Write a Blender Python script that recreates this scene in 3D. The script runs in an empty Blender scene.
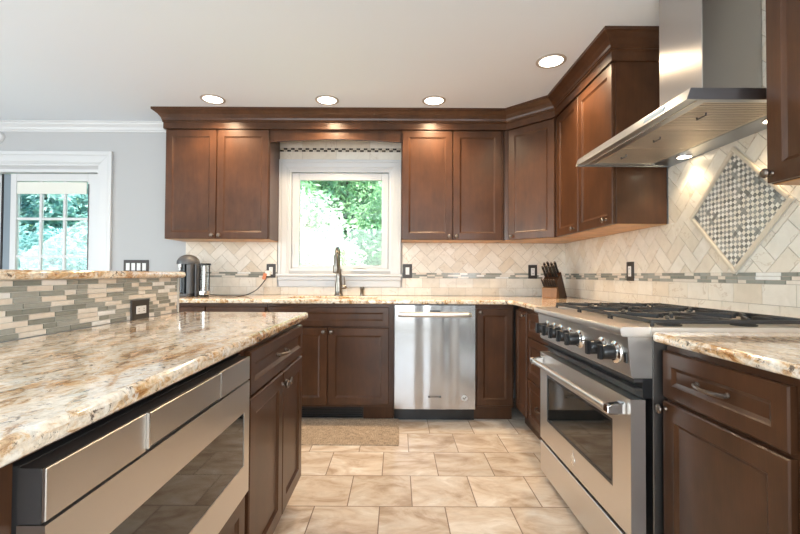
import bpy, math, random
from mathutils import Matrix, Vector
random.seed(11)
PI = math.pi
SC = bpy.context.scene
COL = SC.collection

# ------------------------------------------------------------------ camera
CZ = 1.1038
cam_d = bpy.data.cameras.new('camera')
cam = bpy.data.objects.new('camera', cam_d); COL.objects.link(cam)
cam_d.sensor_width = 36.0; cam_d.lens = 425.2485*36/800
cam_d.shift_x = 0.0034; cam_d.clip_start = 0.02
RT = Vector((9.99986916e-01, 4.08198843e-04, 5.09915172e-03))
FW = Vector((-4.99918981e-04, 9.99837879e-01, 1.79990280e-02))
UP = Vector((-5.09097786e-03, -1.80013417e-02, 9.99825002e-01))
cm = Matrix.Identity(4)
for i in range(3):
    cm[i][0], cm[i][1], cm[i][2] = RT[i], UP[i], -FW[i]
cm[2][3] = CZ
cam.matrix_world = cm
SC.camera = cam

# ------------------------------------------------------------------ exposure, world, sun, daylight
SC.view_settings.view_transform = 'Standard'; SC.view_settings.look = 'None'
SC.view_settings.gamma = 1.0; SC.view_settings.use_curve_mapping = False
SC.view_settings.exposure = 0.98
W = bpy.data.worlds.new('sky'); SC.world = W; W.use_nodes = True
wn = W.node_tree.nodes; wl = W.node_tree.links
bg = wn['Background']; sky = wn.new('ShaderNodeTexSky')
sky.sky_type = 'NISHITA'; sky.sun_disc = False; sky.sun_elevation = math.radians(52); sky.sun_rotation = math.radians(80)
wl.new(sky.outputs[0], bg.inputs[0]); bg.inputs[1].default_value = 0.35

def light(name, kind, loc, energy, color=(1, 1, 1), direction=None, **k):
    d = bpy.data.lights.new(name, kind); d.energy = energy; d.color = color
    for a, v in k.items(): setattr(d, a, v)
    o = bpy.data.objects.new(name, d); COL.objects.link(o); o.location = loc
    if direction is not None:
        o.rotation_euler = Vector(direction).to_track_quat('-Z', 'Y').to_euler()
    return o
light('sun', 'SUN', (6, -4, 12), 9.0, (1, .96, .88), (-.45, .35, -.8), angle=math.radians(1))
# daylight coming in through the windows of the room behind the camera and on the left
light('daylight_front_window', 'AREA', (-1.3, -2.72, 1.35), 84, (.90, .955, 1), (0, 1, .18), shape='RECTANGLE', size=3.2, size_y=2.0)
light('daylight_left_window', 'AREA', (-4.92, .6, 1.35), 50, (.90, .955, 1), (1, .1, .18), shape='RECTANGLE', size=3.2, size_y=1.9)

light('fill_light_right', 'AREA', (1.44, -1.35, 1.45), 30, (.92, .96, 1), (-1, .35, .0), shape='RECTANGLE', size=1.5, size_y=1.2)  # added fill from the right, brightens the island face and bar mosaic

# ------------------------------------------------------------------ materials
def mat(name, color=(.8, .8, .8), rough=.5, metal=0.0, spec=.5, coat=0.0):
    m = bpy.data.materials.new(name); m.use_nodes = True
    b = m.node_tree.nodes['Principled BSDF']
    b.inputs['Base Color'].default_value = (*color, 1); b.inputs['Roughness'].default_value = rough
    b.inputs['Metallic'].default_value = metal; b.inputs['Specular IOR Level'].default_value = spec
    b.inputs['Coat Weight'].default_value = coat; b.inputs['Coat Roughness'].default_value = .12
    return m
def N(m, t, **k):
    n = m.node_tree.nodes.new(t)
    for a, v in k.items(): setattr(n, a, v)
    return n
def L(m, a, b): m.node_tree.links.new(a, b)
def P(m): return m.node_tree.nodes['Principled BSDF']
def coords(m, scale=(1, 1, 1), rot=(0, 0, 0), loc=(0, 0, 0), rnd=False):
    tc = N(m, 'ShaderNodeTexCoord'); mp = N(m, 'ShaderNodeMapping')
    mp.inputs['Scale'].default_value = scale; mp.inputs['Rotation'].default_value = rot; mp.inputs['Location'].default_value = loc
    if rnd:
        oi = N(m, 'ShaderNodeObjectInfo'); ad = N(m, 'ShaderNodeVectorMath', operation='ADD'); ml = N(m, 'ShaderNodeMath', operation='MULTIPLY')
        ml.inputs[1].default_value = 37.0; L(m, oi.outputs['Random'], ml.inputs[0])
        L(m, tc.outputs['Object'], ad.inputs[0]); L(m, ml.outputs[0], ad.inputs[1]); L(m, ad.outputs[0], mp.inputs[0])
    else: L(m, tc.outputs['Object'], mp.inputs[0])
    return mp.outputs[0]
def noise(m, vec, scale, detail=4, rough=.55, dist=0):
    n = N(m, 'ShaderNodeTexNoise'); n.inputs['Scale'].default_value = scale; n.inputs['Detail'].default_value = detail
    n.inputs['Roughness'].default_value = rough; n.inputs['Distortion'].default_value = dist
    L(m, vec, n.inputs['Vector']); return n.outputs['Fac']
def ramp(m, fac, stops, interp='LINEAR'):
    r = N(m, 'ShaderNodeValToRGB'); r.color_ramp.interpolation = interp
    e = r.color_ramp.elements
    while len(e) < len(stops): e.new(.5)
    for i, (p, c) in enumerate(stops):
        e[i].position = p; e[i].color = (*c, 1) if len(c) == 3 else c
    L(m, fac, r.inputs[0]); return r.outputs[0]
def mix(m, fac, a, b, blend='MIX'):
    n = N(m, 'ShaderNodeMix', data_type='RGBA', blend_type=blend)
    for s, v in ((0, fac), (6, a), (7, b)):
        if isinstance(v, (int, float)): n.inputs[s].default_value = v
        elif isinstance(v, tuple): n.inputs[s].default_value = (*v, 1)
        else: L(m, v, n.inputs[s])
    return n.outputs[2]
def bump(m, h, strength=.2, dist=.002):
    b = N(m, 'ShaderNodeBump'); b.inputs['Strength'].default_value = strength; b.inputs['Distance'].default_value = dist
    L(m, h, b.inputs['Height']); L(m, b.outputs[0], P(m).inputs['Normal'])

def wood_mat(name, c0, c1, rough=.33, sx=(9, 9, .9)):
    m = mat(name, c0, rough, spec=.32, coat=.12)
    v = coords(m, sx, rnd=True)
    f1 = noise(m, v, 3.0, 6, .6, .4)
    v2 = coords(m, (1.6, 1.6, 1.0), rnd=True); f2 = noise(m, v2, 4.0, 3, .6)
    v3 = coords(m, (90, 90, 5), rnd=True); f3 = noise(m, v3, 3.0, 2, .6)
    c = mix(m, f1, c0, c1)
    c = mix(m, ramp(m, f2, [(.35, (.62, .62, .62)), (.68, (1.12, 1.1, 1.08))]), c, c, 'MIX')
    mu = mix(m, 1.0, c, ramp(m, f2, [(.33, (.70, .68, .66)), (.68, (1.15, 1.12, 1.1))]), 'MULTIPLY')
    mu = mix(m, .35, mu, ramp(m, f3, [(.3, (.72, .7, .68)), (.7, (1.15, 1.15, 1.15))]), 'MULTIPLY')
    L(m, mu, P(m).inputs['Base Color']); return m
WOOD = wood_mat('stained_maple', (.052, .021, .0095), (.098, .042, .0185))
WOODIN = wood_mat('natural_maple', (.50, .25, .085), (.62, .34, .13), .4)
BLOCKW = wood_mat('walnut_block', (.050, .022, .011), (.075, .034, .016), .4)
LITBLOCKW = wood_mat('lit_block', (.24, .11, .036), (.32, .155, .055), .4)  # block wood lightened to paint in the light on the tier front

def steel_mat(name, base=(.70, .675, .645), rough=.33, aniso=0.0, rot=0.0):
    m = mat(name, base, rough, 1.0)
    if aniso:
        t = N(m, 'ShaderNodeTangent', direction_type='RADIAL', axis='Z'); L(m, t.outputs[0], P(m).inputs['Tangent'])
        P(m).inputs['Anisotropic'].default_value = aniso; P(m).inputs['Anisotropic Rotation'].default_value = rot
    return m
STEEL = steel_mat('brushed_steel')
STEELV = steel_mat('brushed_steel_chimney', (.56, .55, .54), .30, .8, 0.0)
STEELD = steel_mat('steel_dishwasher', (.42, .418, .416), .18)
STEELH = steel_mat('hood_steel', (.40, .43, .465), .32)
STEELS = steel_mat('dark_reflection_steel', (.22, .205, .195), .38)  # steel darkened to paint in the dark reflections on the range side
SLOTM = mat('filter_slot_shadow', (.09, .075, .06), .6, .3)
FILT = mat('filter_steel', (.62, .56, .48), .45, .75)
CHROME = mat('polished_chrome', (.75, .74, .72), .08, 1.0)
PEWTER = mat('pewter', (.20, .165, .14), .35, 1.0)
NICKEL = mat('brushed_nickel', (.25, .225, .195), .28, 1.0)
BLACKM = mat('black_plastic', (.012, .012, .013), .3)
IRON = mat('cast_iron', (.018, .018, .019), .42)
BLACKG = mat('dark_glass', (.012, .012, .011), .035, 0, .8)
DARKST = mat('dark_steel_side', (.10, .095, .095), .4, .6)
WHITE = mat('white_trim_paint', (.63, .638, .645), .35)
CEILM = mat('ceiling_paint', (.74, .79, .845), .9)
WALLM = mat('grey_wall_paint', (.465, .468, .472), .85)
BRONZE = mat('bronze_plate', (.030, .022, .018), .4)
DEVICE = mat('white_device', (.75, .74, .72), .35)
GREYP = mat('grey_plastic', (.085, .085, .088), .38)
TEALB = mat('glossy_dark_front', (.01, .014, .018), .12)
CREAMT = mat('cream_tile_rail', (.62, .54, .43), .3)
SHADE = mat('white_shade', (.72, .72, .66), .8)
for m_, s_ in ((CEILM, 240), (WALLM, 200)):
    bump(m_, noise(m_, coords(m_), s_, 2), .06, .001)

def granite():
    m = mat('gold_granite', rough=.10, spec=.55, coat=.3)
    P(m).inputs['Coat Roughness'].default_value = .04
    v = coords(m, (2.6, .95, 2.6), (0, 0, math.radians(-24)))
    v1 = coords(m)
    big = noise(m, v, 3.6, 6, .66, 1.3)
    mid = noise(m, v, 15, 7, .72, 1.0)
    blot = noise(m, v1, 24, 5, .68, .9)
    fine = noise(m, v1, 80, 4, .7)
    spk = noise(m, v1, 46, 5, .74, .6)
    c = ramp(m, big, [(.34, (.42, .21, .08)), (.42, (.68, .46, .25)), (.48, (.82, .71, .57)), (.60, (.85, .78, .68)), (.70, (.72, .53, .33)), (.82, (.45, .26, .12))])
    c = mix(m, .9, c, ramp(m, mid, [(.36, (.38, .21, .09)), (.43, (.84, .63, .41)), (.48, (1.0, .95, .88)), (.62, (1.08, 1.07, 1.05))]), 'MULTIPLY')
    c = mix(m, ramp(m, blot, [(.56, (0, 0, 0)), (.61, (.7, .7, .7))]), c, (.88, .84, .77))
    c = mix(m, ramp(m, blot, [(.36, (.6, .6, .6)), (.41, (0, 0, 0))]), c, (.46, .43, .40))
    c = mix(m, ramp(m, spk, [(.585, (0, 0, 0)), (.63, (.9, .9, .9))]), c, (.085, .055, .04))
    c = mix(m, .55, c, ramp(m, fine, [(.34, (.55, .5, .45)), (.58, (1.1, 1.1, 1.1))]), 'MULTIPLY')
    L(m, c, P(m).inputs['Base Color']); return m
GRANITE = granite()

def tone_mat(name, stops, rough, vein=None, spec=.5, interp='CONSTANT', nsc=14):
    m = mat(name, rough=rough, spec=spec)
    a = N(m, 'ShaderNodeAttribute', attribute_name='tone')
    c = ramp(m, a.outputs['Fac'], stops, interp)
    v = coords(m)
    f = noise(m, v, nsc, 5, .6, .8)
    c = mix(m, 1.0, c, ramp(m, f, [(.3, (.93, .92, .90)), (.6, (1.03, 1.03, 1.03))]), 'MULTIPLY')
    if vein:
        d = N(m, 'ShaderNodeVectorMath', operation='ADD'); L(m, v, d.inputs[0])
        sc = N(m, 'ShaderNodeMath', operation='MULTIPLY'); sc.inputs[1].default_value = 53.0
        L(m, a.outputs['Fac'], sc.inputs[0]); L(m, sc.outputs[0], d.inputs[1])
        g = noise(m, d.outputs[0], 4.0, 5, .55, 1.2)
        c = mix(m, ramp(m, g, [(.40, (0, 0, 0)), (.408, (.6, .6, .6)), (.416, (0, 0, 0))]), c, vein)
    L(m, c, P(m).inputs['Base Color']); return m
TILE = tone_mat('cream_marble_tile', [(0, (.66, .565, .445)), (.10, (.71, .635, .53)), (.5, (.75, .69, .60)), (1, (.77, .72, .64))], .28, (.42, .30, .19), interp='LINEAR')
MOSAIC = tone_mat('glass_strip_mosaic', [(0, (.25, .255, .22)), (.2, (.30, .305, .265)), (.4, (.36, .36, .32)), (.56, (.74, .65, .55)), (.78, (.77, .70, .61)), (.92, (.82, .80, .76))], .13, spec=.6, nsc=30)
CHECKM = tone_mat('checker_mosaic', [(0, (.20, .195, .18)), (.15, (.27, .265, .245)), (.32, (.34, .335, .31)), (.5, (.74, .69, .60)), (.75, (.80, .77, .71))], .2, nsc=40)
DARKMOS = tone_mat('dark_square_mosaic', [(0, (.05, .042, .035)), (.3, (.10, .08, .065)), (.5, (.60, .53, .43)), (.75, (.66, .6, .5))], .2, nsc=40)
GROUT = mat('grout', (.40, .345, .28), .9)
GROUTL = mat('pale_grout', (.72, .69, .63), .9)

def floor_mat():
    m = mat('travertine_floor_tile', rough=.30, spec=.45)
    v = coords(m, loc=(-.076, -2.975+6.2, 0))
    b = N(m, 'ShaderNodeTexBrick', offset=.5, offset_frequency=2, squash=1.0)
    for k, val in (('Scale', 1.0), ('Mortar Size', .0028), ('Mortar Smooth', .1), ('Bias', 0), ('Brick Width', .31), ('Row Height', .31)):
        b.inputs[k].default_value = val
    b.inputs['Color1'].default_value = (0, 0, 0, 1); b.inputs['Color2'].default_value = (1, 1, 1, 1); b.inputs['Mortar'].default_value = (.5, .5, .5, 1)
    L(m, v, b.inputs['Vector'])
    ad = N(m, 'ShaderNodeVectorMath', operation='MULTIPLY_ADD'); L(m, b.outputs['Color'], ad.inputs[0]); ad.inputs[1].default_value = (31, 17, 7); L(m, v, ad.inputs[2])
    mp = N(m, 'ShaderNodeMapping'); mp.inputs['Scale'].default_value = (1, 1.9, 1); mp.inputs['Rotation'].default_value = (0, 0, .5); L(m, ad.outputs[0], mp.inputs[0])
    f = noise(m, mp.outputs[0], 3.2, 7, .6, 1.3); g = noise(m, mp.outputs[0], 9, 6, .65, 1.0)
    c = ramp(m, f, [(.30, (.45, .34, .245)), (.44, (.62, .505, .40)), (.52, (.70, .60, .495)), (.60, (.74, .665, .575)), (.70, (.84, .79, .72))])
    c = mix(m, .5, c, ramp(m, g, [(.3, (.78, .74, .70)), (.55, (1.05, 1.04, 1.03))]), 'MULTIPLY')
    c = mix(m, 1.0, c, ramp(m, b.outputs['Color'], [(0, (.88, .87, .86)), (1, (1.06, 1.06, 1.06))]), 'MULTIPLY')
    c = mix(m, b.outputs['Fac'], c, (.22, .16, .115))
    L(m, c, P(m).inputs['Base Color'])
    L(m, ramp(m, b.outputs['Fac'], [(0, (.27,)*3), (1, (.8,)*3)]), P(m).inputs['Roughness'])
    return m
FLOORM = floor_mat()

def woven():
    m = mat('woven_mat', rough=.9)
    a = noise(m, coords(m, (22, 160, 1)), 1, 2); b = noise(m, coords(m, (170, 26, 1)), 1, 2); f = noise(m, coords(m), 9, 3)
    c = ramp(m, a, [(.35, (.27, .205, .145)), (.65, (.50, .40, .30))])
    c = mix(m, .8, c, ramp(m, b, [(.35, (.62, .58, .54)), (.62, (1.15, 1.13, 1.1))]), 'MULTIPLY')
    c = mix(m, .5, c, ramp(m, f, [(.35, (.8, .78, .75)), (.65, (1.1, 1.1, 1.1))]), 'MULTIPLY')
    L(m, c, P(m).inputs['Base Color']); bump(m, a, .4, .002); return m
MATM = woven()

def glass_mat(name, tint=(1, 1, 1)):
    m = bpy.data.materials.new(name); m.use_nodes = True; nt = m.node_tree; nt.nodes.remove(nt.nodes['Principled BSDF'])
    tr = nt.nodes.new('ShaderNodeBsdfTransparent'); tr.inputs[0].default_value = (*tint, 1)
    gl = nt.nodes.new('ShaderNodeBsdfGlossy'); gl.inputs['Roughness'].default_value = .02
    fr = nt.nodes.new('ShaderNodeFresnel'); fr.inputs[0].default_value = 1.45
    mx = nt.nodes.new('ShaderNodeMixShader')
    nt.links.new(fr.outputs[0], mx.inputs[0]); nt.links.new(tr.outputs[0], mx.inputs[1]); nt.links.new(gl.outputs[0], mx.inputs[2])
    nt.links.new(mx.outputs[0], nt.nodes['Material Output'].inputs[0]); return m
GLASS = glass_mat('window_glass', (.93, .98, .96))
CLEAR = glass_mat('clear_acrylic', (.80, .82, .82))
def emit(name, col, s):
    m = mat(name, col, .5); P(m).inputs['Emission Color'].default_value = (*col, 1); P(m).inputs['Emission Strength'].default_value = s; return m
LAMP = emit('lit_lamp_lens', (1, .93, .82), 3.0)
RINGM = mat('shaded_white_ring', (.42, .38, .33), .4)  # white ring with its shade painted into the darker colour
HOODLAMP = emit('lit_hood_lens', (1, .86, .62), 9.0)
LCD = emit('blue_display', (.05, .12, .18), .6)
def leaf_mat(name, c0, c1):
    m = mat(name, c0, .55); v = coords(m); f = noise(m, v, 2.2, 4)
    oi = noise(m, v, 17, 2)
    c = mix(m, ramp(m, f, [(.35, (0, 0, 0)), (.65, (1, 1, 1))]), c0, c1)
    c = mix(m, 1.0, c, ramp(m, oi, [(.3, (.7, .75, .7)), (.65, (1.25, 1.2, 1.15))]), 'MULTIPLY')
    L(m, c, P(m).inputs['Base Color'])
    tl = N(m, 'ShaderNodeBsdfTranslucent'); L(m, c, tl.inputs[0])
    mx = N(m, 'ShaderNodeMixShader'); mx.inputs[0].default_value = .4
    L(m, P(m).outputs[0], mx.inputs[1]); L(m, tl.outputs[0], mx.inputs[2])
    L(m, mx.outputs[0], m.node_tree.nodes['Material Output'].inputs[0]); return m
LEAFG = leaf_mat('green_leaves', (.20, .42, .24), (.42, .62, .36))
LEAFT = leaf_mat('sky_shaded_leaves', (.20, .44, .46), (.42, .62, .62))  # leaf green tinted blue, skylit shade put into the colour
LEAFW = leaf_mat('pale_leaves', (.62, .66, .60), (.85, .85, .80))
BARK = mat('bark', (.10, .07, .05), .9)
LAWN = mat('lawn', (.16, .26, .09), .9)

# ------------------------------------------------------------------ mesh helpers
INV = {}
class MB:
    def __init__(s): s.v = []; s.f = []; s.t = []
    def add(s, vs, fs, tone=0.0):
        o = len(s.v); s.v += [tuple(v) for v in vs]; s.f += [[i+o for i in f] for f in fs]; s.t += [tone]*len(fs); return s
    def box(s, x0, x1, y0, y1, z0, z1, tone=0.0):
        x0, x1 = sorted((x0, x1)); y0, y1 = sorted((y0, y1)); z0, z1 = sorted((z0, z1))
        v = [(x, y, z) for z in (z0, z1) for y in (y0, y1) for x in (x0, x1)]
        return s.add(v, [(0, 2, 3, 1), (4, 5, 7, 6), (0, 1, 5, 4), (2, 6, 7, 3), (0, 4, 6, 2), (1, 3, 7, 5)], tone)
    def prism(s, poly, fn, d0, d1, tone=0.0):       # poly of 2D points, fn(u, v, d) -> xyz
        n = len(poly)
        v = [fn(a, b, d0) for a, b in poly]+[fn(a, b, d1) for a, b in poly]
        f = [list(range(n))[::-1], list(range(n, 2*n))]+[(i, (i+1) % n, n+(i+1) % n, n+i) for i in range(n)]
        return s.add(v, f, tone)
    def tube(s, pts, r, seg=10, r2=None, flat=1.0):
        pts = [Vector(p) for p in pts]; n = len(pts); rs = r if isinstance(r, (list, tuple)) else [r]*n
        d0 = (pts[1]-pts[0]).normalized(); ref = Vector((0, 0, 1)) if abs(d0.z) < .9 else Vector((1, 0, 0))
        u = d0.cross(ref).normalized(); vs = []; 
        for i, p in enumerate(pts):
            d = ((pts[min(i+1, n-1)]-pts[i]).normalized()+(pts[i]-pts[max(i-1, 0)]).normalized())
            d = d.normalized() if d.length > 1e-6 else d0
            u = (u-d*u.dot(d)).normalized(); w = d.cross(u)
            for k in range(seg):
                a = 2*PI*k/seg; vs.append(p+rs[i]*(math.cos(a)*u+math.sin(a)*flat*w))
        fs = [(i*seg+k, i*seg+(k+1) % seg, (i+1)*seg+(k+1) % seg, (i+1)*seg+k) for i in range(n-1) for k in range(seg)]
        fs += [list(range(seg))[::-1], [(n-1)*seg+k for k in range(seg)]]
        return s.add(vs, fs)
    def lathe(s, prof, org, axis=(0, 0, 1), seg=24):    # prof: (radius, distance along axis)
        ax = Vector(axis).normalized(); ref = Vector((0, 0, 1)) if abs(ax.z) < .9 else Vector((1, 0, 0))
        u = ax.cross(ref).normalized(); w = ax.cross(u); o = Vector(org); vs = []
        for r, h in prof:
            for k in range(seg):
                a = 2*PI*k/seg; vs.append(o+ax*h+max(r, 1e-4)*(math.cos(a)*u+math.sin(a)*w))
        n = len(prof)
        fs = [(i*seg+k, i*seg+(k+1) % seg, (i+1)*seg+(k+1) % seg, (i+1)*seg+k) for i in range(n-1) for k in range(seg)]
        fs += [list(range(seg))[::-1], [(n-1)*seg+k for k in range(seg)]]
        return s.add(vs, fs)
    def build(s, name, m, parent=None, bevel=0, seg=2, smooth=False, local=False, tone=False, ang=35, recalc=True):
        vs = s.v
        if parent is not None and not local:
            iv = INV[parent]; vs = [tuple(iv @ Vector(v)) for v in vs]
        me = bpy.data.meshes.new(name); me.from_pydata(vs, [], s.f)
        if tone:
            at = me.attributes.new('tone', 'FLOAT', 'FACE'); at.data.foreach_set('value', s.t)
        me.materials.append(m); me.update()
        if recalc:
            import bmesh
            b = bmesh.new(); b.from_mesh(me); bmesh.ops.recalc_face_normals(b, faces=b.faces); b.to_mesh(me); b.free()
        o = bpy.data.objects.new(name, me); COL.objects.link(o)
        if parent is not None: o.parent = parent; INV[o] = INV[parent]
        else: INV[o] = Matrix.Identity(4)
        if smooth:
            me.polygons.foreach_set('use_smooth', [True]*len(me.polygons)); me.set_sharp_from_angle(angle=math.radians(ang))
        if bevel:
            md = o.modifiers.new('bevel', 'BEVEL'); md.width = bevel; md.segments = seg; md.limit_method = 'ANGLE'; md.angle_limit = math.radians(40)
            md.harden_normals = False
        return o
def thing(name, label, cat, loc=(0, 0, 0), rz=0, group=None):
    o = bpy.data.objects.new(name, None); COL.objects.link(o); o.location = loc; o.rotation_euler = (0, 0, rz)
    o.empty_display_size = .1
    o['label'] = label; o['category'] = cat
    if group: o['group'] = group
    INV[o] = (Matrix.Translation(loc) @ Matrix.Rotation(rz, 4, 'Z')).inverted()
    return o
def tag(o, label, cat, group=None):
    o['label'] = label; o['category'] = cat
    if group: o['group'] = group
    return o
def struct(o, label=None, cat=None):
    o['kind'] = 'structure'
    if label: o['label'] = label; o['category'] = cat
    return o
def arc(c, r, a0, a1, n, fn):
    return [fn(c, r, a0+(a1-a0)*i/n) for i in range(n+1)]
def sweep(path, prof, closed_ends=True):
    """prof: (outward offset, z) loop swept along a 2D path, mitred; outward is the right-hand side of travel"""
    n = len(path); mb = MB(); k = len(prof); vs = []
    nr = []
    for i in range(n-1):
        d = (Vector(path[i+1])-Vector(path[i])).normalized(); nr.append(Vector((d.y, -d.x)))
    for i, p in enumerate(path):
        if i == 0: m = nr[0]
        elif i == n-1: m = nr[-1]
        else:
            m = (nr[i-1]+nr[i]).normalized(); m = m/m.dot(nr[i])
        for o, z in prof: vs.append((p[0]+m.x*o, p[1]+m.y*o, z))
    fs = [(i*k+j, i*k+(j+1) % k, (i+1)*k+(j+1) % k, (i+1)*k+j) for i in range(n-1) for j in range(k)]
    fs += [list(range(k)), [(n-1)*k+j for j in range(k)][::-1]]
    return mb.add(vs, fs)
def clip(poly, x0, x1, y0, y1):
    def half(p, ins, cut):
        out = []
        for i in range(len(p)):
            a, b = p[i-1], p[i]
            if ins(b):
                if not ins(a): out.append(cut(a, b))
                out.append(b)
            elif ins(a): out.append(cut(a, b))
        return out
    def cx(X): return lambda a, b: (X, a[1]+(b[1]-a[1])*(X-a[0])/(b[0]-a[0]))
    def cy(Y): return lambda a, b: (a[0]+(b[0]-a[0])*(Y-a[1])/(b[1]-a[1]), Y)
    for ins, cut in ((lambda q: q[0] >= x0, cx(x0)), (lambda q: q[0] <= x1, cx(x1)), (lambda q: q[1] >= y0, cy(y0)), (lambda q: q[1] <= y1, cy(y1))):
        if poly: poly = half(poly, ins, cut)
    return poly
def area(p): return abs(sum(p[i-1][0]*p[i][1]-p[i][0]*p[i-1][1] for i in range(len(p))))/2

YW, XW = 3.843, 1.52          # back wall, right wall
YB, XR = 3.207, .884          # base door fronts
YU, XU = 3.529, 1.205         # wall-cabinet door fronts
ZC, ZT = 2.469, .916          # ceiling, counter top
UB = 1.392                    # underside of the wall cabinets
XI = -.4605                   # island door fronts
XB = -1.07                    # raised bar wall face

# ------------------------------------------------------------------ room shell
struct(MB().box(-5.1, 1.65, -2.95, 4.0, -.08, 0).build('floor', FLOORM))
struct(MB().box(-5.1, 1.65, -2.95, 4.0, ZC, ZC+.12).build('ceiling', CEILM))
def wall(name, u0, u1, z0, z1, holes, fn, d0, d1, m):
    us = sorted({u0, u1, *[h[0] for h in holes], *[h[1] for h in holes]}); zs = sorted({z0, z1, *[h[2] for h in holes], *[h[3] for h in holes]})
    mb = MB()
    for a, b in zip(us, us[1:]):
        for c, d in zip(zs, zs[1:]):
            if any(h[0] <= a and b <= h[1] and h[2] <= c and d <= h[3] for h in holes): continue
            mb.prism([(a, c), (b, c), (b, d), (a, d)], fn, d0, d1)
    return struct(mb.build(name, m))
KW = (-.985, -.060, 1.135, 2.05)       # kitchen window opening
PD = (-4.50, -2.70, 0, 2.045)          # patio door opening
wall('wall_back', -5.1, 1.65, 0, ZC, [KW, PD], lambda u, z, d: (u, d, z), YW, YW+.157, WALLM)
wall('wall_right', -2.95, YW, 0, ZC, [(-2.15, -.55, .85, 2.1)], lambda u, z, d: (d, u, z), XW, XW+.13, WALLM)  # opening for the added, unseen window
wall('wall_left', -2.95, YW, 0, ZC, [(-1.0, 2.2, .35, 2.25)], lambda u, z, d: (d, u, z), -5.1, -5.0, WALLM)
wall('wall_front', -5.0, XW, 0, ZC, [(-2.9, .3, .3, 2.3)], lambda u, z, d: (u, d, z), -2.95, -2.8, WALLM)
struct(MB().box(1.66, 3.4, -3.4, 4.2, 2.50, 2.62).build('added_eave', WHITE))      # unseen eave, added to keep the sun out of the added right window
for nm, fr, a, b, c, e in (('added_window_2', lambda u, z, d: (XW-d, u, z), -2.15, -.55, .85, 2.1), ('window_3', lambda u, z, d: (d-5.0, u, z), -1.0, 2.2, .35, 2.25), ('window_4', lambda u, z, d: (u, d-2.8, z), -2.9, .3, .3, 2.3)):  # the right wall window is unseen, added to go with the fill light
    mb = MB()
    dd = (-.09, -.04)
    for r in ((a, a+.06, c, e), (b-.06, b, c, e), (a, b, c, c+.06), (a, b, e-.06, e), ((a+b)/2-.04, (a+b)/2+.04, c, e)):
        mb.prism([(r[0], r[2]), (r[1], r[2]), (r[1], r[3]), (r[0], r[3])], fr, *dd)
    w = struct(mb.build(nm, WHITE))
    MB().prism([(a, c), (b, c), (b, e), (a, e)], fr, -.068, -.062).build('pane', GLASS, w)
# crown and trims
crown_p = [(0, 2.384), (.010, 2.384), (.012, 2.396), (.022, 2.401), (.030, 2.42), (.052, 2.442), (.056, 2.455), (.066, 2.458), (.066, ZC-.0005), (0, ZC-.0005)]
struct(sweep([(-5.0, YW), (-2.03, YW)], crown_p).build('trim_1', WHITE))
struct(sweep([(-5.0, -2.8), (-5.0, YW-.07)], crown_p).build('trim_2', WHITE))
struct(MB().box(-2.59, -1.97, YW-.015, YW, 0, .12).build('baseboard_back', WHITE, bevel=.003))
struct(MB().box(-5.0, -4.985, -2.8, YW, 0, .12).build('baseboard_left', WHITE, bevel=.003))

# kitchen window
wd = struct(MB().box(-.985, -.965, YW, YW+.15, 1.135, 2.05).box(-.080, -.060, YW, YW+.15, 1.135, 2.05).box(-.965, -.080, YW, YW+.15, 2.03, 2.05).box(-.965, -.080, YW, YW+.15, 1.135, 1.155).build('window_1', WHITE))
def casing(x0, x1, z0, z1, ix0, ix1, iz, y):
    """stepped casing: legs and head as one mitred frame"""
    mb = MB()
    steps = [(0, .026), (.022, .026), (.026, .020), (.070, .016), (.078, .010)]
    wx = ix0-x0; k = wx/.092
    for (a, da), (b, db) in zip(steps, steps[1:]+[(.092, .010)]):
        a *= k; b *= k
        for poly in ([(x0+a, z0), (x0+b, z0), (x0+b, z1-b), (x0+a, z1-a)], [(x1-b, z0), (x1-a, z0), (x1-a, z1-a), (x1-b, z1-b)], [(x0+a, z1-a), (x0+b, z1-b), (x1-b, z1-b), (x1-a, z1-a)]):
            mb.prism(poly, lambda u, z, d: (u, d, z), y-da, y)
    return mb
casing(-1.073, .028, 1.108, 2.140, -.981, -.064, 2.05, YW).build('window_casing', WHITE, wd, bevel=.0015, seg=1)
MB().box(-1.085, .042, YW-.060, YW, 1.086, 1.108).build('window_sill', WHITE, wd, bevel=.006)
MB().box(-1.070, .028, YW-.022, YW, 0.99, 1.050).box(-1.075, .033, YW-.034, YW, 1.050, 1.086).build('window_apron', WHITE, wd, bevel=.005)
sa = MB()
for b in ((-.958, -.894, 1.160, 2.025), (-.146, -.087, 1.160, 2.025), (-.894, -.146, 1.962, 2.025), (-.894, -.146, 1.160, 1.186)): sa.box(b[0], b[1], YW+.012, YW+.055, b[2], b[3])
sash = sa.build('sash', WHITE, wd, bevel=.004)
st = MB()
for b in ((-.965, -.958, 1.155, 2.03), (-.087, -.080, 1.155, 2.03)): st.box(b[0], b[1], YW+.02, YW+.07, b[2], b[3])
st.box(-.958, -.087, YW+.006, YW+.07, 1.118, 1.160)
st.build('window_frame', WHITE, wd, bevel=.003)
MB().box(-.894, -.146, YW+.032, YW+.037, 1.186, 1.962).build('pane', GLASS, wd)
cr = MB().box(-.410, -.272, YW-.012, YW+.006, 1.138, 1.150); cr.tube([(-.28, YW-.010, 1.150), (-.34, YW-.014, 1.158), (-.40, YW-.012, 1.154)], .005)
cr.build('crank_handle', mat('crank_metal', (.5, .47, .43), .35, .6), wd, smooth=True)
lt = MB().box(-.947, -.937, YW-.002, YW+.012, 1.28, 1.375); lt.build('latch', WHITE, wd, bevel=.002)

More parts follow.
